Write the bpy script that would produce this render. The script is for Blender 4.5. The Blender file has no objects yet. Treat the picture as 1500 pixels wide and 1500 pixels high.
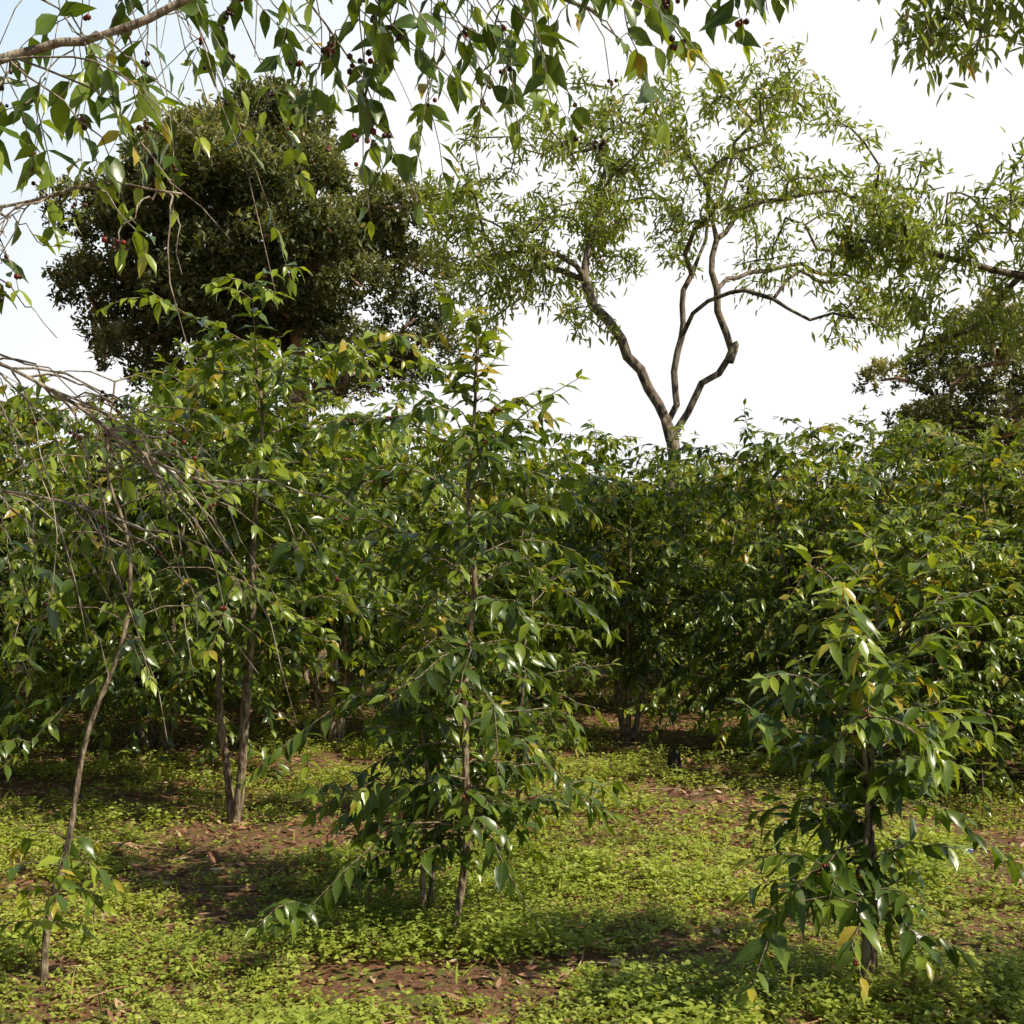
import bpy, math, numpy as np
from mathutils import Vector
SUN_EL=47.0; SUN_AZ=120.0   # azimuth clockwise from +Y
scene=bpy.context.scene
# ------------------------------------------------------------------ helpers
def norm(a):
    return a/np.maximum(np.linalg.norm(a,axis=-1,keepdims=True),1e-9)
def hash2(ix,iy,s):
    n=np.sin(ix*127.1+iy*311.7+s*74.7)*43758.5453
    return n-np.floor(n)
def vnoise(x,y,s=0):
    x=np.asarray(x,float);y=np.asarray(y,float)
    ix=np.floor(x);iy=np.floor(y);fx=x-ix;fy=y-iy
    fx=fx*fx*(3-2*fx);fy=fy*fy*(3-2*fy)
    a=hash2(ix,iy,s);b=hash2(ix+1,iy,s);c=hash2(ix,iy+1,s);d=hash2(ix+1,iy+1,s)
    return (a*(1-fx)+b*fx)*(1-fy)+(c*(1-fx)+d*fx)*fy
def fbm(x,y,s=0):
    return (vnoise(x,y,s)*.5+vnoise(x*2.1,y*2.1,s+1)*.28+vnoise(x*4.3,y*4.3,s+2)*.22)
def gh(x,y):
    x=np.asarray(x,float);y=np.asarray(y,float)
    fade=np.exp(-((x/30)**2+((y-10)/30)**2))
    return fade*(0.16*(fbm(x*.5,y*.5,3)-.5)+0.05*(vnoise(x*3,y*3,9)-.5))

def leaf_template(kind):
    if kind=='coffee':
        t=[.16,.36,.6,.82]; w=[.30,.5,.42,.17]
        wav=[.05,-.05,.06,-.03]
        v=[(0,0,0)]; 
        for i in range(4): v+=[(t[i],w[i],.16*w[i]*2+wav[i]),(t[i],0,0),(t[i],-w[i],.16*w[i]*2-wav[i])]
        v.append((1,0,0))
        f=[(0,2,1),(0,3,2)]
        for i in range(3):
            a=1+3*i;f+=[(a,a+1,a+4,a+3),(a+1,a+2,a+5,a+4)]
        f+=[(10,11,13),(11,12,13)]
    elif kind=='simple':
        v=[(0,0,0),(.28,.5,.14),(.7,.36,.1),(1,0,0),(.7,-.36,.1),(.28,-.5,.14)]
        f=[(0,3,2,1),(0,5,4,3)]
    elif kind=='ovate':
        v=[(0,0,0),(.22,.42,.1),(.55,.48,.12),(.85,.2,.05),(1,0,0),(.85,-.2,.05),(.55,-.48,.12),(.22,-.42,.1),(.5,0,0)]
        f=[(0,8,2,1),(8,4,3,2),(0,7,6,8),(8,6,5,4)]
    return np.array(v,float),f
TEM={k:leaf_template(k) for k in('coffee','simple','ovate')}
def ico():
    p=(1+5**.5)/2
    v=norm(np.array([(-1,p,0),(1,p,0),(-1,-p,0),(1,-p,0),(0,-1,p),(0,1,p),(0,-1,-p),(0,1,-p),(p,0,-1),(p,0,1),(-p,0,-1),(-p,0,1)],float))
    f=[(0,11,5),(0,5,1),(0,1,7),(0,7,10),(0,10,11),(1,5,9),(5,11,4),(11,10,2),(10,7,6),(7,1,8),(3,9,4),(3,4,2),(3,2,6),(3,6,8),(3,8,9),(4,9,5),(2,4,11),(6,2,10),(8,6,7),(9,8,1)]
    return v,f
ICO=ico()

class B:
    def __init__(s):
        s.v=[];s.n=0;s.loops=[];s.sizes=[];s.mat=[];s.rnd=[];s.lc=[]
        s.L={}
        s.bp=[];s.br=[]
    def add(s,v,groups,rnd=None,lc=None):
        v=np.asarray(v,float)
        for f,m,r in groups:
            f=np.asarray(f);s.loops.append((f+s.n).ravel());s.sizes.append(np.full(len(f),f.shape[1]))
            s.mat.append(np.full(len(f),m));s.rnd.append(np.broadcast_to(r,(len(f),)).astype(float))
        s.v.append(v);s.n+=len(v)
        s.lc.append(np.zeros((len(v),3)) if lc is None else lc)
    def tube(s,pts,rad,sides=5,mat=0,rnd=.5):
        P=np.asarray(pts,float);n=len(P)
        if n<2:return
        R=np.broadcast_to(rad,(n,)).astype(float)
        T=np.gradient(P,axis=0);T=norm(T)
        d=P[-1]-P[0]
        ref=np.array([0,0,1.]) if abs(d[2])<.75*np.linalg.norm(d) else np.array([.3,1.,0])
        X=norm(np.cross(T,ref));Y=np.cross(T,X)
        a=np.arange(sides)*2*math.pi/sides
        V=P[:,None,:]+R[:,None,None]*(np.cos(a)[None,:,None]*X[:,None,:]+np.sin(a)[None,:,None]*Y[:,None,:])
        i=np.arange(n-1)[:,None]*sides;j=np.arange(sides)[None,:];k=(j+1)%sides
        F=np.stack([i+j,i+k,i+sides+k,i+sides+j],-1).reshape(-1,4)
        V=V.reshape(-1,3)
        g=[(F,mat,rnd)]
        tip=np.vstack([V,P[-1:]+T[-1:]*R[-1]])
        F2=np.stack([(n-1)*sides+np.arange(sides),(n-1)*sides+(np.arange(sides)+1)%sides,np.full(sides,n*sides)],-1)
        g.append((F2,mat,rnd))
        s.add(tip,g)
    def leaf(s,p,d,up,L,W,curl,rnd,kind='coffee',mat=1):
        s.L.setdefault((kind,mat),[]).append((p[0],p[1],p[2],d[0],d[1],d[2],up[0],up[1],up[2],L,W,curl,rnd))
    def leaves_arr(s,A,kind='simple',mat=1):
        P=A[:,0:3];D=norm(A[:,3:6]);U=A[:,6:9];L=A[:,9:10];W=A[:,10:11];C=A[:,11:12];r=A[:,12]
        Y=norm(np.cross(U,D)+1e-6);Z=np.cross(D,Y)
        T,F=TEM[kind];k=len(T);N=len(A)
        x=T[:,0][None,:,None];y=T[:,1][None,:,None];z=T[:,2][None,:,None]
        V=P[:,None]+D[:,None]*(x*L[:,None])+Y[:,None]*(y*W[:,None])+Z[:,None]*(z*W[:,None]-C[:,None]*x*x*L[:,None])
        V=V.reshape(-1,3);off=(np.arange(N)*k)[:,None,None]
        g=[]
        for sz in(3,4):
            ff=[f for f in F if len(f)==sz]
            if ff:
                ff=np.array(ff)[None]+off
                g.append((ff.reshape(-1,sz),mat,np.repeat(r,ff.shape[1])))
        lc=np.tile(T,(N,1))
        s.add(V,g,lc=lc)
    def berry(s,p,r): s.bp.append(tuple(p));s.br.append(r)
    def build(s,name,mats,loc=(0,0,0),smooth=True,bmat=2):
        for (kind,mat),l in s.L.items():
            A=np.array(l);A[:,12]=np.clip(A[:,12]+.35*(vnoise(A[:,0]*2.3+A[:,2]*1.9,A[:,1]*2.3-A[:,2]*1.3,8)-.5),0,1)
            s.leaves_arr(A,kind,mat)
        if s.bp:
            P=np.array(s.bp);R=np.array(s.br);v,f=ICO
            V=(P[:,None]+v[None]*R[:,None,None]).reshape(-1,3)
            F=(np.array(f)[None]+(np.arange(len(P))*12)[:,None,None]).reshape(-1,3)
            s.add(V,[(F,bmat,np.repeat(np.random.default_rng(1).random(len(P)),20))])
        me=bpy.data.meshes.new(name)
        v=np.concatenate(s.v);lp=np.concatenate(s.loops);sz=np.concatenate(s.sizes)
        me.vertices.add(len(v));me.vertices.foreach_set('co',v.astype(np.float32).ravel())
        me.loops.add(len(lp));me.loops.foreach_set('vertex_index',lp.astype(np.int32))
        me.polygons.add(len(sz));st=np.concatenate([[0],np.cumsum(sz)[:-1]])
        me.polygons.foreach_set('loop_start',st.astype(np.int32))
        me.polygons.foreach_set('material_index',np.concatenate(s.mat).astype(np.int32))
        me.polygons.foreach_set('use_smooth',np.full(len(sz),smooth))
        me.update(calc_edges=True)
        a=me.attributes.new('rnd','FLOAT','FACE');a.data.foreach_set('value',np.concatenate(s.rnd).astype(np.float32))
        a=me.attributes.new('lc','FLOAT_VECTOR','POINT');a.data.foreach_set('vector',np.concatenate(s.lc).astype(np.float32).ravel())
        for m in mats: me.materials.append(m)
        return place(me,name,loc)
def place(me,name,loc,rot=0,scale=(1,1,1)):
    o=bpy.data.objects.new(name,me);scene.collection.objects.link(o)
    o.location=loc;o.rotation_euler=(0,0,rot);o.scale=scale
    return o
def spline(pts,step):
    P=np.array(pts,float)
    Q=np.vstack([2*P[0]-P[1],P,2*P[-1]-P[-2]]);out=[]
    for i in range(1,len(Q)-2):
        p0,p1,p2,p3=Q[i-1:i+3];n=max(1,int(np.linalg.norm(p2-p1)/step))
        for k in range(n):
            t=k/n
            out.append(.5*((2*p1)+(-p0+p2)*t+(2*p0-5*p1+4*p2-p3)*t*t+(-p0+3*p1-3*p2+p3)*t**3))
    out.append(P[-1]);return np.array(out)

# ------------------------------------------------------------------ materials
def nt(name):
    m=bpy.data.materials.new(name);m.use_nodes=True;t=m.node_tree;t.nodes.clear()
    o=t.nodes.new('ShaderNodeOutputMaterial');return m,t,o
def ramp(t,stops):
    r=t.nodes.new('ShaderNodeValToRGB');e=r.color_ramp.elements
    e[0].position=stops[0][0];e[0].color=(*stops[0][1],1);e[1].position=stops[-1][0];e[1].color=(*stops[-1][1],1)
    for p,c in stops[1:-1]:
        x=e.new(p);x.color=(*c,1)
    return r
def math_(t,op,a,b=None):
    n=t.nodes.new('ShaderNodeMath');n.operation=op
    for i,x in enumerate((a,b)):
        if x is None:continue
        if isinstance(x,(int,float)):n.inputs[i].default_value=x
        else:t.links.new(x,n.inputs[i])
    return n.outputs[0]
def mixc(t,fac,a,b,mode='MIX'):
    n=t.nodes.new('ShaderNodeMix');n.data_type='RGBA';n.blend_type=mode
    for i,x in((0,fac),(6,a),(7,b)):
        if isinstance(x,(int,float)):n.inputs[i].default_value=x
        elif isinstance(x,tuple):n.inputs[i].default_value=(*x,1)
        else:t.links.new(x,n.inputs[i])
    return n.outputs[2]
def leaf_mat(name,stops,rough=.35,trans=.3,tcol=(1.6,1.5,.45),veins=False,gloss=1.,objvar=.3):
    m,t,o=nt(name);N=t.nodes;L=t.links
    at=N.new('ShaderNodeAttribute');at.attribute_name='rnd'
    r=ramp(t,stops);L.new(at.outputs['Fac'],r.inputs[0]);col=r.outputs[0]
    if objvar>0:
        oi=N.new('ShaderNodeObjectInfo')
        v=math_(t,'ADD',math_(t,'MULTIPLY',oi.outputs['Random'],objvar),1-objvar/2)
        hs=N.new('ShaderNodeHueSaturation');L.new(v,hs.inputs['Value']);L.new(col,hs.inputs['Color']);col=hs.outputs[0]
    if veins:
        al=N.new('ShaderNodeAttribute');al.attribute_name='lc'
        sx=N.new('ShaderNodeSeparateXYZ');L.new(al.outputs['Vector'],sx.inputs[0])
        ay=math_(t,'ABSOLUTE',sx.outputs[1])
        ph=math_(t,'SUBTRACT',math_(t,'MULTIPLY',sx.outputs[0],60.),math_(t,'MULTIPLY',ay,26.))
        s=math_(t,'MULTIPLY',math_(t,'ADD',math_(t,'SINE',ph),1.),.12)
        vein=math_(t,'MAXIMUM',math_(t,'LESS_THAN',ay,.03),s)
        col=mixc(t,math_(t,'MULTIPLY',vein,.35),col,(.2,.28,.08))
    d=N.new('ShaderNodeBsdfDiffuse');L.new(col,d.inputs['Color'])
    tr=N.new('ShaderNodeBsdfTranslucent');L.new(mixc(t,1.,col,tcol,'MULTIPLY'),tr.inputs['Color'])
    mx=N.new('ShaderNodeMixShader');mx.inputs[0].default_value=trans
    L.new(d.outputs[0],mx.inputs[1]);L.new(tr.outputs[0],mx.inputs[2])
    gl=N.new('ShaderNodeBsdfGlossy');gl.inputs['Roughness'].default_value=rough;gl.inputs['Color'].default_value=(1,1,1,1)
    lw=N.new('ShaderNodeLayerWeight');lw.inputs[0].default_value=.5
    fr=math_(t,'ADD',math_(t,'MULTIPLY',math_(t,'POWER',lw.outputs['Facing'],4.),.3*gloss),.035*gloss)
    m2=N.new('ShaderNodeMixShader');L.new(fr,m2.inputs[0])
    L.new(mx.outputs[0],m2.inputs[1]);L.new(gl.outputs[0],m2.inputs[2]);L.new(m2.outputs[0],o.inputs[0])
    return m
def bark_mat(name,a,b,scale=14,rough=.85):
    m,t,o=nt(name);N=t.nodes;L=t.links
    tc=N.new('ShaderNodeTexCoord');mp=N.new('ShaderNodeMapping');mp.inputs['Scale'].default_value=(1,1,.35)
    L.new(tc.outputs['Object'],mp.inputs[0])
    no=N.new('ShaderNodeTexNoise');no.inputs['Scale'].default_value=scale;no.inputs['Detail'].default_value=4;L.new(mp.outputs[0],no.inputs[0])
    r=ramp(t,[(.38,a),(.6,b)]);L.new(no.outputs['Fac'],r.inputs[0])
    p=N.new('ShaderNodeBsdfPrincipled');L.new(r.outputs[0],p.inputs['Base Color']);p.inputs['Roughness'].default_value=rough
    bu=N.new('ShaderNodeBump');bu.inputs['Strength'].default_value=.8;bu.inputs['Distance'].default_value=.03
    L.new(no.outputs['Fac'],bu.inputs['Height']);L.new(bu.outputs[0],p.inputs['Normal']);L.new(p.outputs[0],o.inputs[0])
    return m
def rnd_mat(name,stops,rough=.8,trans=0):
    m,t,o=nt(name);N=t.nodes;L=t.links
    at=N.new('ShaderNodeAttribute');at.attribute_name='rnd';r=ramp(t,stops);L.new(at.outputs['Fac'],r.inputs[0])
    p=N.new('ShaderNodeBsdfPrincipled');L.new(r.outputs[0],p.inputs['Base Color']);p.inputs['Roughness'].default_value=rough
    L.new(p.outputs[0],o.inputs[0]);return m
coffee_leaf=leaf_mat('coffee_leaf',[(0,(.048,.09,.014)),(.35,(.11,.175,.02)),(.65,(.23,.31,.032)),(.93,(.39,.46,.05)),(1,(.5,.38,.05))],rough=.3,trans=.38,veins=True,gloss=1.1)
coffee_bark=bark_mat('coffee_bark',(.1,.062,.04),(.38,.29,.2),45)
twig_bark=bark_mat('pale_twig_bark',(.15,.11,.075),(.44,.37,.28),40)
berry_mat=rnd_mat('coffee_berry',[(0,(.02,.01,.006)),(.6,(.07,.012,.008)),(.9,(.22,.025,.012)),(1,(.2,.2,.03))],.3)
tree_leaf=leaf_mat('slender_tree_leaf',[(0,(.15,.2,.045)),(.5,(.28,.34,.09)),(.88,(.4,.46,.15)),(1,(.44,.34,.13))],rough=.4,trans=.45,gloss=.8)
tree_bark=bark_mat('tree_bark',(.06,.044,.033),(.28,.22,.16),16)
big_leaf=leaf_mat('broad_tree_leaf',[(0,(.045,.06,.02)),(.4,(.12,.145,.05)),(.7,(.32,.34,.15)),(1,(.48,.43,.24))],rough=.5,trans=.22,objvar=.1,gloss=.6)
big_bark=bark_mat('broad_tree_bark',(.14,.08,.05),(.4,.27,.18),3)
weed_leaf=leaf_mat('weed_leaf',[(0,(.15,.2,.03)),(.5,(.38,.46,.075)),(.85,(.54,.6,.12)),(1,(.58,.52,.17))],rough=.5,trans=.4,objvar=0,gloss=.6)
dry_leaf=rnd_mat('dry_leaf',[(0,(.12,.045,.025)),(.5,(.32,.145,.08)),(.85,(.46,.27,.16)),(1,(.62,.46,.32))],.75)
CM=[coffee_bark,coffee_leaf,berry_mat]

# ------------------------------------------------------------------ coffee generator
Z=np.array([0,0,1.])
def leafy_twig(b,path,rng,start=.3,inter=.055,LL=.12,keep=.85,droop=.45,young=.15,berry=.0,rbase=.5,upj=.35,wr=.38):
    P=np.asarray(path);seg=np.linalg.norm(np.diff(P,axis=0),axis=1);cum=np.concatenate([[0],np.cumsum(seg)]);tot=cum[-1]
    s=start*tot
    def at(q):
        return np.array([np.interp(q,cum,P[:,k]) for k in range(3)])
    roll=0
    while s<tot:
        p=at(s);q=at(min(tot,s+.03));tn=norm((q-at(max(0,s-.03)))[None])[0]
        side=np.cross(tn,Z);
        if np.linalg.norm(side)<.3: side=np.array([math.cos(roll),math.sin(roll),0]);roll+=1.57
        side=norm(side[None])[0]
        u=s/tot
        for sg in(-1,1):
            if rng.random()<keep:
                d=side*sg*rng.uniform(.4,1)+tn*rng.uniform(.2,1.)+Z*(-.75*droop+rng.uniform(-.5,.45))+rng.normal(0,.2,3)
                up=Z+rng.normal(0,upj,3)+tn*.2
                l=LL*rng.uniform(.6,1.25)*(1 if u<.85 else .75)
                r=rng.random()**1.3*.8*(rbase/.5)
                if u>.85: r=min(1,r+young+.25*rng.random())
                r=min(r,.93)
                if rng.random()<.004:r=1.3
                b.leaf(p,d,up,l,l*wr*rng.uniform(.85,1.2),rng.uniform(.05,.5),r)
        if berry and rng.random()<berry:
            for _ in range(rng.integers(2,6)):
                b.berry(p+rng.normal(0,.011,3)-Z*.004,rng.uniform(.006,.009))
        s+=inter*rng.uniform(.7,1.35)
    tn=norm((P[-1]-P[-2])[None])[0]
    for _ in range(2):
        d=tn+rng.normal(0,.35,3);b.leaf(P[-1],d,Z+rng.normal(0,.3,3),LL*.7,LL*.25,.2,min(.93,.6+.35*rng.random()))
def coffee(name,seed,h=3.,stems=3,spread=1.1,bottom=.45,step=.085,keep=.8,bare=.15,LL=.12,berry=.08,sec=.5,r0=.022,pexp=.55,base_sp=.12,lean=.25,rbase=.5,low=.55,wr=.38,lmin=.45,up0=.1,azj=.35,top=None,droop=.45,zmin=.08):
    rng=np.random.default_rng(seed);b=B()
    for si in range(stems):
        az=si*2*math.pi/max(stems,1)+rng.uniform(-.5,.5)
        off=np.array([math.cos(az),math.sin(az),0])
        hh=h*(1 if si==0 else rng.uniform(.78,.98))
        L_=lean*(0.25 if stems==1 else rng.uniform(.6,1.2))
        pts=[off*base_sp*(.3 if stems>1 else 0)-Z*.06]
        for k in range(1,8):
            u=k/7
            pts.append(off*(base_sp*.5+L_*hh*.35*u**.8)+rng.normal(0,.028*hh/2,3)*[1,1,0]*u+Z*hh*u)
        P=spline(pts,.08);n=len(P)
        rr=r0*(1-np.linspace(0,1,n))**.8+.004
        rr*=1+.1*rng.normal(0,1,n)
        rr[:3]*=[1.5,1.3,1.1]
        b.tube(P,rr,7)
        zs=P[:,2];z=bottom*rng.uniform(.7,1.3);ba=rng.uniform(0,3)
        while z<hh*.99:
            u=z/hh;p=np.array([np.interp(z,zs,P[:,0]),np.interp(z,zs,P[:,1]),z])
            prof=(low+(1-low)*min(1,u/.4))*(max(0,1-u)**pexp)*1.2+.1
            if top and u>top: prof*=.55
            rb=rbase*(.65+.75*u*u)
            for sg in(0,math.pi):
                if rng.random()<bare:continue
                a=ba+sg+rng.normal(0,azj);out=np.array([math.cos(a),math.sin(a),0])
                Lb=spread*prof*rng.uniform(lmin,1.15)
                if stems>1: Lb*=.75+.35*float(out@off)
                e=rng.uniform(up0,up0+.6)+.5*u*u;g=rng.uniform(.4,1.1)*(1.1-.5*u)*min(1.2,Lb+.3)
                t=np.linspace(0,1,7)[:,None];sd=np.cross(out,Z)*rng.normal(0,.25)
                path=p+out*Lb*t+sd*Lb*t*t+Z*Lb*(e*t-g*t*t)
                path[1:]+=rng.normal(0,.012,(6,3))
                path[:,2]=np.maximum(path[:,2],zmin)
                b.tube(path,np.linspace(.005,.002,7),3)
                leafy_twig(b,path,rng,start=rng.uniform(.1,.35) if Lb>.4 else .1,LL=LL,keep=keep,berry=berry,rbase=rb,wr=wr,droop=droop)
                if Lb>.3:
                    for _ in range(rng.binomial(4,sec)):
                        k=rng.integers(1,6);s0=path[k];sg2=rng.choice([-1,1])
                        o2=norm((out+np.cross(out,Z)*sg2*rng.uniform(.5,1.7))[None])[0]
                        l2=Lb*rng.uniform(.25,.55);t2=np.linspace(0,1,4)[:,None]
                        pp=s0+o2*l2*t2+Z*l2*(rng.uniform(0,.8)*t2-.6*t2*t2)
                        b.tube(pp,np.linspace(.003,.0015,4),3)
                        leafy_twig(b,pp,rng,start=.15,LL=LL*.95,keep=keep,berry=berry*.4,rbase=rb,wr=wr,droop=droop)
            ba+=math.pi/2+rng.normal(0,.4);z+=step*rng.uniform(.6,1.5)
        leafy_twig(b,P[-6:],rng,start=0,LL=LL*.8,keep=1,droop=-.2,young=.3)
    return b
def mesh_of(name,b,mats=CM):
    o=b.build(name,mats);me=o.data;bpy.data.objects.remove(o);return me

def put(name,me,x,y,rot=0,s=1,sz=None):
    return place(me,name,(x,y,float(gh(x,y))-.01),rot,(s,s,sz or s))
v_center=mesh_of('m_center',coffee('c',11,h=2.82,stems=1,spread=.76,bottom=.5,step=.055,keep=.8,bare=.15,berry=.12,sec=.6,r0=.017,pexp=.4,lean=.1,low=.7,LL=.112,lmin=.3,azj=.8,up0=.15,top=.8,wr=.38,zmin=.22))
v_center2=mesh_of('m_center2',coffee('c',12,h=1.9,stems=2,spread=.55,bottom=.35,step=.07,keep=.8,bare=.2,sec=.5,r0=.011,lean=.3,azj=.8,LL=.11,zmin=.15))
v_right=mesh_of('m_right',coffee('c',25,h=1.68,stems=2,spread=.54,bottom=.25,step=.06,keep=.88,bare=.18,sec=.45,r0=.014,pexp=.28,LL=.128,rbase=.45,low=.95,wr=.34,azj=.9,lmin=.25,base_sp=.05,lean=.1,up0=.25,droop=.5))
V=[mesh_of('m_bush%d'%i,coffee('b',100+i,h=3.0,stems=(3,4,4,5)[i],spread=1.15,bottom=(.95,.85,.65,.6)[i],step=(.075,.09,.09,.095)[i],keep=.82,bare=.12,berry=.05,sec=.7,r0=.026,pexp=.22,lean=(.35,.45,.5,.55)[i],base_sp=(.05,.08,.12,.14)[i],LL=.12,rbase=.56+.04*i,low=.78,azj=.7,lmin=.4,zmin=(.45,.45,.2,.15)[i],wr=.41)) for i in range(4)]
put('coffee_plant',v_center,-.277,4.92,.4)
put('coffee_plant',v_center2,-.42,5.2,1.4)
put('coffee_plant',v_center2,-.05,7.0,3.4,1.1)
put('coffee_plant',v_right,1.387,4.27,.9)
rows=[(-1.85,7.3,1.06,0),(1.13,10.67,1.04,1),(-4.2,8.3,1.02,2),(-3.3,10.2,1.22,3),(-1.7,10.4,1.2,1),
(-.3,11.0,1.0,2),(2.9,9.9,.98,3),(4.3,8.8,1.0,2),(3.4,8.1,.72,3),(5.6,10.6,1.08,1),
(-6.3,10.5,1.2,0),(-1.9,13.2,1.3,1),(.3,13.6,1.05,3),(2.3,13.4,1.02,2),(4.3,13.2,1.12,2),(6.6,13.0,1.15,3),(-4.4,13.4,1.35,3),(-7,13.5,1.25,2),(9,13,1.1,1),
(-8.6,16.5,1.15,1),(-5.8,16.6,1.25,3),(-3,16.4,1.25,2),(-.6,16.6,1.05,3),(1.7,16.4,1.02,2),(4.1,16.6,1.1,2),(6.6,16.3,1.2,3),(9.2,16.5,1.2,3),
(6.4,7.3,1.0,3),(7.8,9.4,1.05,2),(6.3,4.4,.9,1),(8.3,6.0,1.0,0),(3.5,2.7,.8,2),(-6.6,7.0,1.0,1),(-5.4,5.0,.85,3),(-9.5,12,1.1,3),(-9,8.5,1.0,0)]  # bush nearest the camera is added out of view to shade the foreground
r_=np.random.default_rng(5)
for x,y,s,k in rows:
    put('coffee_bush',V[k],x,y,r_.uniform(0,6.28),s*r_.uniform(.97,1.03),s*r_.uniform(.96,1.03))
for i in range(-5,6):
    put('coffee_bush',V[2+i%2],i*2.3+r_.uniform(-.4,.4),19.5+r_.uniform(-.5,.5),r_.uniform(0,6.28),1.2,1.12)

# left sapling, leaning pale stem
b=B();rng=np.random.default_rng(31)
st=spline([(-1.89,4.41,-.05),(-1.875,4.41,.2),(-1.79,4.41,.55),(-1.72,4.42,.97),(-1.57,4.42,1.38),(-1.55,4.42,1.74),(-1.63,4.4,2.05),(-1.6,4.4,2.4)],.05)
b.tube(st,np.linspace(.015,.004,len(st))*(1+.1*rng.normal(0,1,len(st))),7)
for k,z in enumerate(np.concatenate([np.arange(.2,.62,.06),np.arange(1.35,2.4,.08)])):
    i=int(np.argmin(abs(st[:,2]-z)));p=st[i]
    for sg in(0,math.pi):
        a=k*1.6+sg+rng.normal(0,.3);out=np.array([math.cos(a),math.sin(a),0]);l=rng.uniform(.1,.28) if z<.7 else rng.uniform(.3,.65)
        t=np.linspace(0,1,5)[:,None];pa=p+out*l*t+Z*l*(.6*t-.8*t*t);b.tube(pa,np.linspace(.004,.0018,5),3)
        leafy_twig(b,pa,rng,start=.3 if z<.7 else .5,LL=.1,keep=.8 if z<.7 else .6,inter=.06)
b.build('coffee_sapling',[coffee_bark,coffee_leaf,berry_mat])

# overhanging coffee tree at the left of the viewpoint ------------------------
b=B();rng=np.random.default_rng(44)
mains=[
 [(-2.4,2.6,-.05),(-2.3,2.6,1.2),(-2.1,2.6,2.2),(-1.6,2.55,2.85),(-.9,2.5,3.12),(-.2,2.5,3.2),(.35,2.5,3.14),(.8,2.6,3.02)],
 [(-2.3,2.6,1.2),(-2.0,2.55,2.2),(-1.6,2.5,2.65),(-1.17,2.5,2.81),(-.89,2.5,2.88),(-.5,2.5,3.02),(-.1,2.6,3.05),(.2,2.7,3.0)],
 [(-2.3,2.6,1.0),(-2.1,2.6,1.9),(-1.7,2.5,2.35),(-1.17,2.5,2.49),(-.95,2.5,2.54),(-.78,2.5,2.52)],
 [(-2.4,2.7,.8),(-2.1,2.9,1.8),(-1.75,3.0,2.22),(-1.41,3.0,2.18),(-1.18,3.0,2.07),(-.94,3.0,1.9),(-.78,3.0,1.83)],
 [(-2.4,2.6,.6),(-2.3,2.8,1.4),(-1.9,3.1,1.9),(-1.45,3.2,1.86),(-1.15,3.2,1.8),(-.95,3.2,1.7)],
 [(-2.2,2.6,2.0),(-2.0,2.8,2.8),(-1.4,3.0,3.3),(-.7,3.1,3.42),(0,3.1,3.38),(.5,3.1,3.3)],
 [(-2.35,2.6,.8),(-2.3,2.4,2.0),(-2.0,2.3,2.9),(-1.4,2.3,3.1)],
]
rads=[(.03,.005),(.018,.005),(.009,.003),(.011,.004),(.009,.003),(.02,.004),(.02,.004)]
MP=[]
for m,(ra,rb) in zip(mains,rads):
    P=spline(m,.05);P[2:]+=np.cumsum(rng.normal(0,.003,(len(P)-2,3)),0);MP.append(P);b.tube(P,np.linspace(ra,rb,len(P))*(1+.08*rng.normal(0,1,len(P))),7)
def hang(p,d0,l,g,leafy,LL=.1,keep=.7,berry=.12,r=.0032):
    t=np.linspace(0,1,9)[:,None]
    pa=p+np.array(d0)*l*t-Z*g*l*t*t;pa[1:]+=np.cumsum(rng.normal(0,.011,(8,3)),0)
    b.tube(pa,np.linspace(r,.0012,9),4)
    if leafy>=0: leafy_twig(b,pa,rng,start=leafy,inter=.055,LL=LL,keep=keep,berry=berry,droop=.2,upj=.6,rbase=.36,wr=.42)
    elif rng.random()<.3:
        q=rng.integers(2,9)
        for _ in range(4):b.berry(pa[q]+rng.normal(0,.008,3),.0065)
    return pa
def along(P,x0,x1,n,lmin,lmax,bare,leafk=.62,g=.75,LL=.085):
    idx=[i for i in range(len(P)) if x0<=P[i,0]<=x1]
    for _ in range(n):
        p=P[rng.choice(idx)];l=rng.uniform(lmin,lmax)
        d=(rng.uniform(-.6,1.1),rng.uniform(-.5,.6),rng.uniform(-.3,.2))
        lf=-1 if rng.random()<bare else rng.uniform(.35,.75)
        pa=hang(p,d,l,g,lf,LL=LL,keep=leafk)
        for q in(3,5):
            if rng.random()<.5:
                hang(pa[q],(rng.uniform(-.9,.9),rng.uniform(-.5,.5),-.2),l*.5,.5,lf if lf<0 else .3,LL=LL,keep=leafk,r=.002)
along(MP[0],-1.4,-.1,24,.3,.68,.42)
along(MP[0],-.1,.8,13,.18,.36,.35)
along(MP[1],-1.3,.2,14,.2,.5,.42)
along(MP[2],-1.4,-.78,8,.2,.45,.45)
along(MP[3],-1.6,-.78,7,.25,.5,.6)
along(MP[5],-1.3,.2,22,.5,.95,.35,LL=.09)
along(MP[4],-1.6,-.95,6,.25,.45,.6)
for _ in range(34):
    P=MP[3] if rng.random()<.75 else MP[4];i=rng.integers(int(len(P)*.6),len(P))
    hang(P[i],(rng.uniform(.3,1.3),rng.uniform(-.3,.5),rng.uniform(-.45,.15)),rng.uniform(.25,.62),rng.uniform(.4,1.2),-1,r=.0038)
b.build('overhanging_coffee_tree',[twig_bark,coffee_leaf,berry_mat])

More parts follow.
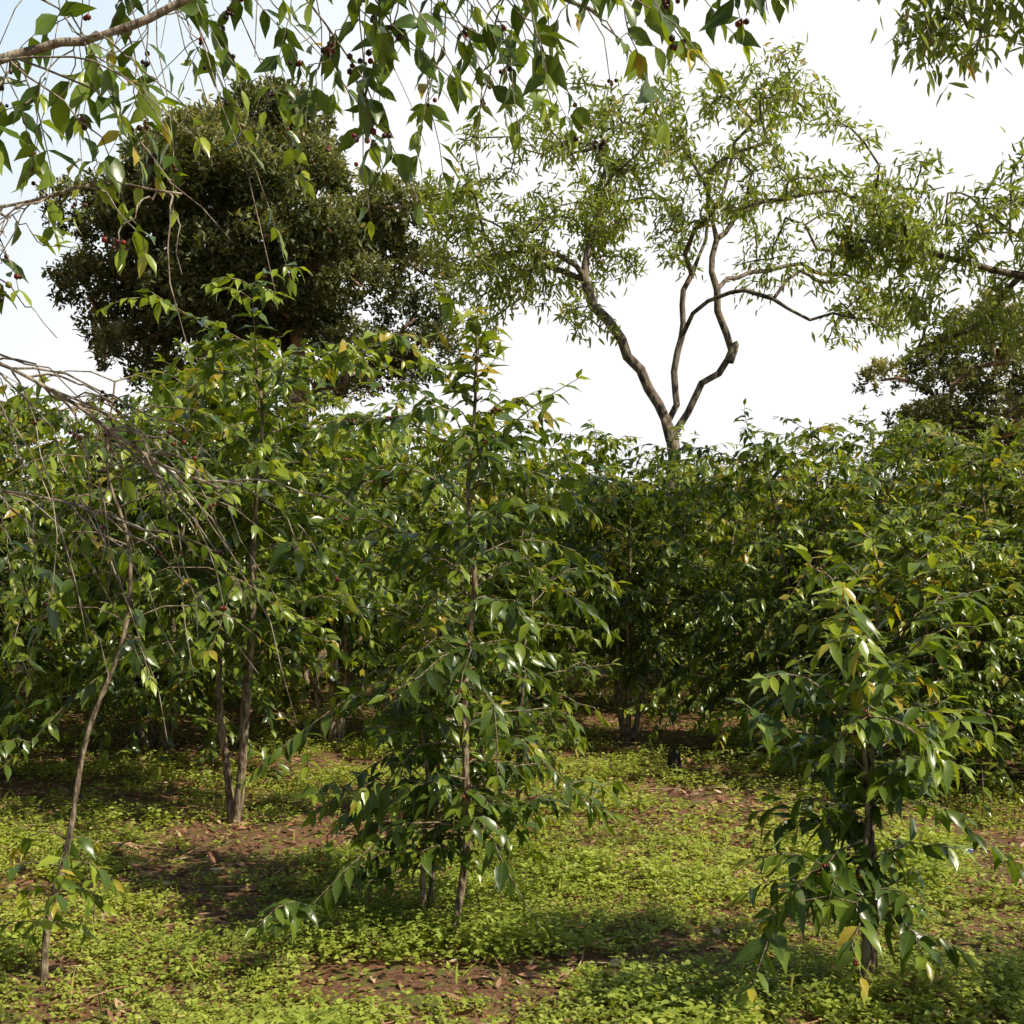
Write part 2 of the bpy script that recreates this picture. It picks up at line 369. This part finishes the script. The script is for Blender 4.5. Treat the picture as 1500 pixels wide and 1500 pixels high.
# ------------------------------------------------------------------ generic tree growth
def grow(b,mains,targets,rng,r_tip=.006,ex=.5,step=.3,arch=.08,jit=.05,sides=5,mainstep=.25,mj=.03):
    pos=[];par=[];chains=[]
    for m in mains:
        P=spline(m,mainstep);P[1:-1]+=rng.normal(0,mj,(len(P)-2,3))
        if pos:
            A=np.array(pos);k=int(np.argmin(np.linalg.norm(A-P[0],axis=1)));ch=[k];prev=k;P=P[1:]
        else: ch=[];prev=-1
        for p in P:
            pos.append(p);par.append(prev);prev=len(pos)-1;ch.append(prev)
        chains.append((ch,True))
    A=np.array(pos);T=np.asarray(targets)
    d=np.min(np.linalg.norm(T[:,None]-A[None],axis=2),axis=1);T=T[np.argsort(d)]
    tips=[]
    nmain=len(pos)
    for tg in T:
        A=np.array(pos);dd=np.linalg.norm(A-tg,axis=1)+.35*np.maximum(0,A[:,2]-tg[2])
        dd[:2]+=50 if nmain>6 else 0
        k=int(np.argmin(dd));L=np.linalg.norm(tg-A[k]);n=max(2,int(L/step))
        prev=k;ch=[k]
        for i in range(1,n+1):
            t=i/n;p=A[k]*(1-t)+tg*t+Z*arch*L*math.sin(math.pi*t)+(rng.normal(0,jit,3)*min(1,L) if i<n else 0)
            pos.append(p);par.append(prev);prev=len(pos)-1;ch.append(prev)
        chains.append((ch,False));tips.append(prev)
    cnt=np.zeros(len(pos));
    for t in tips:cnt[t]=1
    for i in range(len(pos)-1,-1,-1):
        if cnt[i]==0:cnt[i]=1
        if par[i]>=0:cnt[par[i]]+=cnt[i]
    R=r_tip*cnt**ex;A=np.array(pos)
    for ch,mn in chains:
        r=R[ch].copy()
        if len(ch)>1:r[0]=min(r[0],r[1]*1.15)
        b.tube(A[ch],r,8 if mn else sides)
    dirs=[norm((A[t]-A[par[t]])[None])[0] for t in tips]
    return A[tips],np.array(dirs),A,np.array(par)
def clusters(P,D,rng,n,LL,wr,spreadr,droop,rb=0.,twig=.3,curl=.25):
    N=len(P);i=np.repeat(np.arange(N),n)
    M=len(i);s=rng.random(M)
    base=P[i]-D[i]*(s*twig)[:,None]+rng.normal(0,spreadr,(M,3))
    d=D[i]*.5+rng.normal(0,.65,(M,3));d[:,2]-=droop
    up=rng.normal(0,.45,(M,3));up[:,2]+=1
    L=LL*rng.uniform(.6,1.25,M)
    cr=rng.random(N)[i]
    r=np.clip(.45*rng.random(M)+.4*cr+rb,0,.95)
    r[rng.random(M)<.03]=1
    return np.column_stack([base,d,up,L,L*wr*rng.uniform(.8,1.2,M),rng.uniform(0,curl*2,M),r])
def ell(rng,n,c,r,hollow=.5):
    v=norm(rng.normal(0,1,(n,3)));q=(hollow**3+(1-hollow**3)*rng.random(n))**(1/3)
    return np.array(c)+v*q[:,None]*np.array(r)

# slender open tree in the middle
rng=np.random.default_rng(61);b=B()
mains=[[(0,0,-.1),(.03,0,1.5),(-.02,0,3),(0,0,3.96)],
 [(0,0,3.96),(-.39,-.1,4.75),(-.9,-.2,5.54),(-1.24,-.2,6.1),(-1.43,-.2,6.55),(-1.32,-.1,7.2),(-1.23,0,7.8),(-1.07,.1,8.6)],
 [(-1.43,-.2,6.55),(-1.86,-.5,6.78),(-2.53,-.7,6.83),(-3.2,-.9,6.66)],
 [(-1.38,-.2,6.4),(-1.9,.4,6.85),(-2.5,.9,7.3),(-3.0,1.2,7.9)],
 [(0,0,3.96),(.06,.1,4.75),(.15,.15,5.65),(.22,.2,6.4),(.5,.3,7.06),(.62,.3,8.0),(.3,.3,8.9)],
 [(.15,.15,5.65),(.34,-.1,5.93),(.84,-.5,6.16),(1.4,-.8,6.04),(2.0,-1.,5.65)],
 [(0,0,3.96),(.22,0,4.4),(.5,0,4.8),(.84,0,5.03),(.98,0,5.3),(.84,0,5.7),(.7,0,6.4),(.67,.1,7.2),(.79,.1,7.8),(1.07,.2,8.9)],
 [(.67,.1,7.2),(1.3,.3,7.8),(2.1,.5,8.1),(2.9,.5,8.2)],
 [(.7,0,6.4),(1.4,.5,6.8),(2.3,.8,7.0),(3.1,.9,6.9)]]
T=np.vstack([ell(rng,300,(1.2,0,8.1),(3.0,2.4,2.1),.45),ell(rng,170,(-1.8,0,8.0),(2.2,1.9,2.0),.3),ell(rng,110,(-3.4,0,6.9),(1.3,1.4,1.4),.2),ell(rng,80,(3.0,-.2,6.7),(1.4,1.5,1.3),.2),ell(rng,30,(-.9,-.3,5.9),(1.1,.9,.7),.2)])
hol=(abs(T[:,0]-.0)<1.1)&(T[:,2]<6.9)&(T[:,2]>4); T=T[~hol]
keep=vnoise(T[:,0]*1.1+9,T[:,2]*1.1+T[:,1],4)>.33;T=T[keep]
tp,td,_,_=grow(b,mains,T,rng,r_tip=.0078,ex=.43,step=.35)
b.tube([(.93,0,5.2),(1.0,0,5.38),(1.05,0,5.5)],[.085,.08,.055],8)
b.tube([(-.03,0,3.9),(-.12,-.05,4.15),(-.17,-.05,4.3)],[.08,.06,.045],7)
b.leaves_arr(clusters(tp,td,rng,33,.16,.27,.10,.35,twig=.45),'simple',1)
b.build('slender_tree',[tree_bark,tree_leaf],(2.64,18,0))

# broad dense trees
def broad(name,seed,loc,c,r,nl,cl,lr,mains,mats,LL=.17,per=15,extra=(),ymin=-9):
    rng=np.random.default_rng(seed);b=B()
    C=ell(rng,nl,c,r,.66)
    C[:,:2]+=rng.normal(0,.3,(len(C),2))
    C=C[(C[:,2]>c[2]-r[2]*.85)]
    if len(extra): C=np.vstack([C,np.array(extra,float)])
    tp,td,_,_=grow(b,mains,C,rng,r_tip=.04,ex=.42,step=.6,jit=.15,mainstep=.5,sides=6,mj=.06)
    Ps=[];Ds=[];Rb=[]
    for q in C:
        rad=rng.uniform(*lr);n=int(cl*rad*rad)
        v=norm(rng.normal(0,1,(n,3)));v=v[v[:,2]>-.4+.25*rng.normal(0,1,len(v))]
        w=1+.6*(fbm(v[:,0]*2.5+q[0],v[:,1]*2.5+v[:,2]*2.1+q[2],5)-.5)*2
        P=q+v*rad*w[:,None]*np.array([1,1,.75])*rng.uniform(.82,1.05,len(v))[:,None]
        Ps.append(P);Ds.append(v*.6+Z*.5);Rb.append(np.repeat(rng.normal(0,.1)+.4*v[:,2]-.12,per))  # sunlit clump tops and shaded undersides are painted into the leaf tone
    P=np.vstack(Ps);D=np.vstack(Ds)
    A=clusters(P,D,rng,per,LL,.42,.075,-.15,twig=.2)
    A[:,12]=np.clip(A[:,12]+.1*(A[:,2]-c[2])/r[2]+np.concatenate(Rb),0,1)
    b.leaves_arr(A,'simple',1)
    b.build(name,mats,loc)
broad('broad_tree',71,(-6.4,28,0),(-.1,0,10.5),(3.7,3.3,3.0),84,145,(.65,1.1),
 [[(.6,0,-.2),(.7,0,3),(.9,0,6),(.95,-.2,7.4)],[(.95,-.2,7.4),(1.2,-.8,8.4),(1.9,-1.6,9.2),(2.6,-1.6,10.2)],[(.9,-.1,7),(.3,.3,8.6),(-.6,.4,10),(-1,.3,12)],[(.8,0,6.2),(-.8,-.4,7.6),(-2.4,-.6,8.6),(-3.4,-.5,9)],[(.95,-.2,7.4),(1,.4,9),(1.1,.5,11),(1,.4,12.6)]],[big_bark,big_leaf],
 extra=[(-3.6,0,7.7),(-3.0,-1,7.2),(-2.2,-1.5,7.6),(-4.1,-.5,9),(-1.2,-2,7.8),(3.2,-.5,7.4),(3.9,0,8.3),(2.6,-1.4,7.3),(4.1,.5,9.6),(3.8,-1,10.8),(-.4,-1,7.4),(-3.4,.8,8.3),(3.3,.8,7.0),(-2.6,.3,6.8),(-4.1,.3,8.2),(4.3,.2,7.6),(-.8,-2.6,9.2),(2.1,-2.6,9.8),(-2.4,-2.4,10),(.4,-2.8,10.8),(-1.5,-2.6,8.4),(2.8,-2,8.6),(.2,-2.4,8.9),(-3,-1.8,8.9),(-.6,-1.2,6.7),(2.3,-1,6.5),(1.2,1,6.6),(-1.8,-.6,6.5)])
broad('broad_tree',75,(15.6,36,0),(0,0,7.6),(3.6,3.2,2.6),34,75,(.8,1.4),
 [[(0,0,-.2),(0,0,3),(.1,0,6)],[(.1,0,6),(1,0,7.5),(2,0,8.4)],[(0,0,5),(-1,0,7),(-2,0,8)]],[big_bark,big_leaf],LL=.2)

def side_tree(name,seed,loc,mains,targets,n=30,LL=.2,rt=.008):
    rng=np.random.default_rng(seed);b=B()
    tp,td,_,_=grow(b,mains,targets(rng),rng,r_tip=rt,ex=.42,step=.35)
    b.leaves_arr(clusters(tp,td,rng,n,LL,.26,.10,.4,twig=.45),'simple',1)
    b.build(name,[tree_bark,tree_leaf],loc)
side_tree('slender_tree',81,(9,14,0),[[(0,0,-.1),(-.1,0,2),(-.3,0,4.4),(-.2,0,6),(0,0,8)],[(-.3,0,4.4),(-1.3,-.1,5.2),(-2.44,0,5.5),(-3.4,0,5.73),(-4.27,0,5.97),(-4.7,0,6.0)],[(-2.44,0,5.5),(-3,.3,4.9),(-3.6,.5,4.7)],[(-1.3,-.1,5.2),(-2,.5,6),(-2.8,.8,6.8)]],
 lambda r:np.vstack([ell(r,120,(-2.6,0,5.85),(1.8,1.3,1.3),.1),ell(r,30,(-4.2,0,6.0),(.7,.6,.6),.1),ell(r,50,(.2,0,7.6),(2.2,2.2,1.4),.3)]),n=28,LL=.16)
side_tree('slender_tree',83,(7.2,8,0),[[(0,0,-.1),(-.1,0,2.5),(-.3,0,5),(-.5,0,7)],[(-.3,0,5),(-1.3,0,6.1),(-2.6,0,6.5),(-3.6,0,6.3)],[(-.4,0,5.5),(-1.5,.8,6.8),(-2.6,1,7.6)]],
 lambda r:np.vstack([ell(r,50,(-3.4,0,6.15),(.8,.6,.7),.1),ell(r,16,(-4.05,0,5.6),(.35,.4,.4),.1),ell(r,30,(-1.7,0,7.1),(1.5,1.2,.8),.2)]),n=24,LL=.14,rt=.006)

# ------------------------------------------------------------------ distant woodland
rng=np.random.default_rng(91);b=B()
n=20000;ang=rng.uniform(-1.3,1.3,n);rr=rng.uniform(60,72,n);x=np.sin(ang)*rr;y=np.cos(ang)*rr
top=4.5+3.5*fbm(ang*14,rr*.1,7);z=rng.random(n)**.6*top
L=rng.uniform(.5,1.,n)
b.leaves_arr(np.column_stack([x,y,z,rng.normal(0,1,(n,3)),rng.normal(0,1,(n,3)),L,L*.6,rng.uniform(0,.4,n),rng.random(n)*.5]),'simple',0)
b.build('distant_tree_line',[big_leaf])

# ------------------------------------------------------------------ ground
def axis(lo,hi,step,far):
    a=list(np.arange(lo,hi+1e-6,step));s=step
    while a[-1]<far: s*=1.35;a.append(a[-1]+s)
    s=step
    while a[0]>-far: s*=1.35;a.insert(0,a[0]-s)
    return np.array(a)
xs=axis(-9,9,.12,600);ys=axis(-1,20,.12,600)
X,Y=np.meshgrid(xs,ys);H=gh(X,Y);nx=len(xs);ny=len(ys)
i,j=np.meshgrid(np.arange(ny-1),np.arange(nx-1),indexing='ij');k=(i*nx+j).ravel()
b=B();b.add(np.column_stack([X.ravel(),Y.ravel(),H.ravel()]),[(np.column_stack([k,k+1,k+nx+1,k+nx]),0,.5)])
m,t,o=nt('soil');N=t.nodes;L_=t.links
tc=N.new('ShaderNodeTexCoord')
def noise(sc,det=5,ro=.6):
    n=N.new('ShaderNodeTexNoise');n.inputs['Scale'].default_value=sc;n.inputs['Detail'].default_value=det;n.inputs['Roughness'].default_value=ro
    L_.new(tc.outputs['Object'],n.inputs['Vector']);return n.outputs['Fac']
n1=noise(38,5,.7);r1=ramp(t,[(.3,(.08,.032,.016)),(.5,(.22,.1,.052)),(.7,(.38,.2,.12))]);L_.new(n1,r1.inputs[0])
n2=noise(9,4);r2=ramp(t,[(.3,(.07,.09,.018)),(.7,(.24,.28,.05))]);L_.new(n1,r2.inputs[0])
r3=ramp(t,[(.49,(0,0,0)),(.62,(.85,.85,.85))]);L_.new(n2,r3.inputs[0])
c=mixc(t,r3.outputs[0],r1.outputs[0],r2.outputs[0])
p=N.new('ShaderNodeBsdfPrincipled');L_.new(c,p.inputs['Base Color']);p.inputs['Roughness'].default_value=.95
bu=N.new('ShaderNodeBump');bu.inputs['Strength'].default_value=.9;bu.inputs['Distance'].default_value=.03;L_.new(n1,bu.inputs['Height']);L_.new(bu.outputs[0],p.inputs['Normal']);L_.new(p.outputs[0],o.inputs[0])
b.build('ground',[m])

# weeds
rng=np.random.default_rng(101);b=B()
def weed_density(x,y):
    n=fbm(x*.6+3,y*1.35+7,21);q=fbm(x*3.1,y*3.1,33)
    # bare, littered strips under the coffee rows
    n=n-.2*np.exp(-((y-7.7)/.85)**2)/(1+np.exp((x-.2)*3))-.2*np.exp(-((y-10)/1.)**2)-.16*np.exp(-((x-2.3)/1.)**2-((y-5.7)/.8)**2)-.1*np.exp(-((x+2)/1.2)**2-((y-5.6)/.3)**2)-.1*np.exp(-((x-1)/1.2)**2-((y-7)/.3)**2)
    d=np.clip((n-.32)/.13,0,1)*np.clip((q-.27)/.18,.1,1)
    return np.clip(d+.07,0,1)
def scatter(n,x0,x1,y0,y1,fn):
    x=rng.uniform(x0,x1,n);y=rng.uniform(y0,y1,n);k=rng.random(n)<fn(x,y);return x[k],y[k]
A=[scatter(44000,-3.8,3.8,2.6,6.6,weed_density),scatter(38000,-6.5,6.5,6.6,11.5,weed_density),scatter(12000,-9,9,11.5,18,weed_density)]
rows_=[]
for gi,(x,y) in enumerate(A):
    n=len(x);big=vnoise(x*1.7,y*1.7,55)
    sc=(.6+.6*big)*(1,1.15,1.6)[gi];nl=5 if gi<1 else 4
    tone=np.clip(.15+.7*fbm(x*.9,y*.9,77)+rng.normal(0,.15,n),0,1)
    hgt=rng.uniform(.01,.075,n)*sc*(1+.9*big)
    for q in range(nl):
        a=rng.uniform(0,6.28,n);hq=hgt*rng.uniform(.4,1.1,n)
        px=x+np.cos(a)*.012*sc;py=y+np.sin(a)*.012*sc
        l=rng.uniform(.015,.038,n)*sc
        d=np.column_stack([np.cos(a),np.sin(a),rng.uniform(-.25,.6,n)])
        up=np.column_stack([rng.normal(0,.3,n),rng.normal(0,.3,n),np.ones(n)])
        rows_.append(np.column_stack([px,py,gh(x,y)+hq,d,up,l,l*rng.uniform(.5,.8,n),rng.uniform(0,.4,n),np.clip(tone+rng.normal(0,.14,n),0,1)]))
A_=np.vstack(rows_);near=A_[:,1]<5.2
b.leaves_arr(A_[near],'ovate',0);b.leaves_arr(A_[~near],'simple',0)
x,y=scatter(7000,-5,5,2.6,10,weed_density);n=len(x)
d=np.column_stack([rng.normal(0,.6,n),rng.normal(0,.6,n),np.ones(n)]);l=rng.uniform(.04,.11,n)
b.leaves_arr(np.column_stack([x,y,gh(x,y),d,rng.normal(0,1,(n,3)),l,np.full(n,.004),rng.uniform(.1,.7,n),rng.uniform(.3,1,n)]),'simple',0)
b.build('ground_cover_weeds',[weed_leaf])
# dry leaf litter
b=B()
def lit(x,y): return np.clip(1.15-weed_density(x,y),.12,1)*(.35+.65*vnoise(x*1.3,y*1.3,12))
x,y=scatter(40000,-7,7,2.6,15,lit);n=len(x)
l=rng.uniform(.025,.09,n);d=rng.normal(0,1,(n,3));d[:,2]*=.15;up=rng.normal(0,.35,(n,3));up[:,2]+=1
b.leaves_arr(np.column_stack([x,y,gh(x,y)+rng.uniform(.004,.02,n),d,up,l,l*rng.uniform(.25,.45,n),rng.uniform(-.5,.5,n),rng.random(n)]),'ovate',0)
for _ in range(500):
    x=rng.uniform(-4,4);y=rng.uniform(3,11);a=rng.uniform(0,6.28);l=rng.uniform(.08,.45);s=np.linspace(-.5,.5,5)
    xx=x+np.cos(a)*l*s+rng.normal(0,.01,5);yy=y+np.sin(a)*l*s
    b.tube(np.column_stack([xx,yy,gh(xx,yy)+.012+rng.uniform(0,.03)]),np.linspace(.004,.0015,5),4,0,rng.uniform(.5,1))
b.build('leaf_litter',[dry_leaf])

# coffee seedlings
def seedling(name,seed,x,y,h,LL):
    rng=np.random.default_rng(seed);b=B()
    P=np.array([(0,0,-.02),(.01,0,h*.5),(0,.01,h)]);b.tube(P,[.006,.004,.003],5)
    for k in range(int(h/.05)):
        z=h-.05*k
        if z<h*.35:break
        for q in range(2):
            a=k*1.57+q*math.pi+rng.normal(0,.2);b.leaf((0,0,z),(math.cos(a),math.sin(a),.25-.1*k),(0,0,1),LL*rng.uniform(.8,1.2),LL*.36,.5,rng.uniform(.3,.8))
    b.build(name,CM,(x,y,float(gh(x,y))))
for i,(x,y,h,LL) in enumerate([(-1.62,8.6,.42,.15),(-1.0,5.9,.22,.13),(-1.9,4.95,.3,.1),(2.2,6.6,.35,.13),(-.7,8.2,.4,.13),(.3,9.1,.3,.12),(3.1,7.2,.4,.13),(-3.6,7.3,.4,.13)]):
    seedling('coffee_seedling',200+i,x,y,h,LL)
# dead stump
b=B();rng=np.random.default_rng(5)
a=np.linspace(0,2*math.pi,15)[:-1];V_=[];lv=[(-.05,.085),(.02,.07),(.1,.055),(.17,.05),(.2,.046),(.185,.02)]
for z,r in lv:
    for q in a: V_.append(((r*(1+.18*math.sin(3*q)+rng.normal(0,.06)))*math.cos(q),(r*(1+.15*math.cos(2*q)))*math.sin(q),z+(rng.normal(0,.018) if z>.15 else 0)))
F=[(i*14+j,i*14+(j+1)%14,(i+1)*14+(j+1)%14,(i+1)*14+j) for i in range(5) for j in range(14)]
b.add(np.array(V_),[(np.array(F),0,.5)])
b.build('tree_stump',[bark_mat('dead_wood',(.012,.009,.007),(.06,.04,.03),40)],(1.31,8.8,float(gh(1.31,8.8))))
# scrap of blue and white plastic litter
b=B();g=7;U,W=np.meshgrid(np.linspace(-1,1,g),np.linspace(-1,1,g));zz=.012+.014*np.sin(U*3+W*2)+.01*np.cos(W*5)
k=[(i*g+j,i*g+j+1,(i+1)*g+j+1,(i+1)*g+j) for i in range(g-1) for j in range(g-1)]
b.add(np.column_stack([(U*.06*(1-.2*W*W)).ravel(),(W*.035).ravel(),zz.ravel()+.03]),[(np.array(k),0,np.random.default_rng(2).random(len(k)))])
b.build('plastic_wrapper',[rnd_mat('printed_plastic',[(0,(.03,.09,.45)),(.55,(.05,.14,.6)),(.6,(.7,.72,.75)),(1,(.75,.75,.75))],.3)],(2.6,6.3,float(gh(2.6,6.3))+.01))

# ------------------------------------------------------------------ light, sky, camera
w=bpy.data.worlds.new("World");scene.world=w;w.use_nodes=True;t=w.node_tree;N=t.nodes;L_=t.links
bg=N['Background'];sk=N.new('ShaderNodeTexSky');sk.sky_type='NISHITA';sk.sun_disc=False
sk.sun_elevation=math.radians(SUN_EL);sk.sun_rotation=math.radians(SUN_AZ);sk.dust_density=2.;sk.air_density=1.;sk.altitude=1200
tc=N.new('ShaderNodeTexCoord');sx=N.new('ShaderNodeSeparateXYZ');L_.new(tc.outputs['Generated'],sx.inputs[0])
no=N.new('ShaderNodeTexNoise');no.inputs['Scale'].default_value=1.6;no.inputs['Detail'].default_value=4;L_.new(tc.outputs['Generated'],no.inputs[0])
f=math_(t,'ADD',math_(t,'MULTIPLY',sx.outputs[0],.4),math_(t,'MULTIPLY',sx.outputs[1],.5))
f=math_(t,'ADD',f,math_(t,'MULTIPLY',math_(t,'SUBTRACT',no.outputs['Fac'],.5),.4))
f=math_(t,'ADD',math_(t,'SUBTRACT',f,math_(t,'MULTIPLY',sx.outputs[2],.85)),.75)
def mrange(v,a,b_):
    mr=N.new('ShaderNodeMapRange');mr.inputs[1].default_value=a;mr.inputs[2].default_value=b_;L_.new(v,mr.inputs[0]);return mr.outputs[0]
c=mixc(t,mrange(f,.15,.55),sk.outputs[0],(8.8,12.0,14.4))
c=mixc(t,mrange(f,.55,.92),c,(15.8,15.9,16.0))
L_.new(c,bg.inputs[0]);bg.inputs[1].default_value=.066
sd=bpy.data.lights.new('sun','SUN');sd.energy=5.;sd.angle=math.radians(.5);sd.color=(1,.92,.74)
so=bpy.data.objects.new('sun',sd);scene.collection.objects.link(so)
el=math.radians(SUN_EL);az=math.radians(SUN_AZ)
tosun=Vector((math.cos(el)*math.sin(az),math.cos(el)*math.cos(az),math.sin(el)))
so.rotation_euler=tosun.to_track_quat('Z','Y').to_euler();so.location=(20,0,20)
cam=bpy.data.cameras.new('camera');co=bpy.data.objects.new('camera',cam);scene.collection.objects.link(co)
co.location=(0,0,1.6);co.rotation_euler=(math.radians(90),0,0);cam.lens=38.4;cam.sensor_width=36;cam.shift_y=.0667
cam.clip_start=.05;cam.clip_end=2000;scene.camera=co
scene.view_settings.view_transform='Standard';scene.view_settings.look='None';scene.view_settings.exposure=0
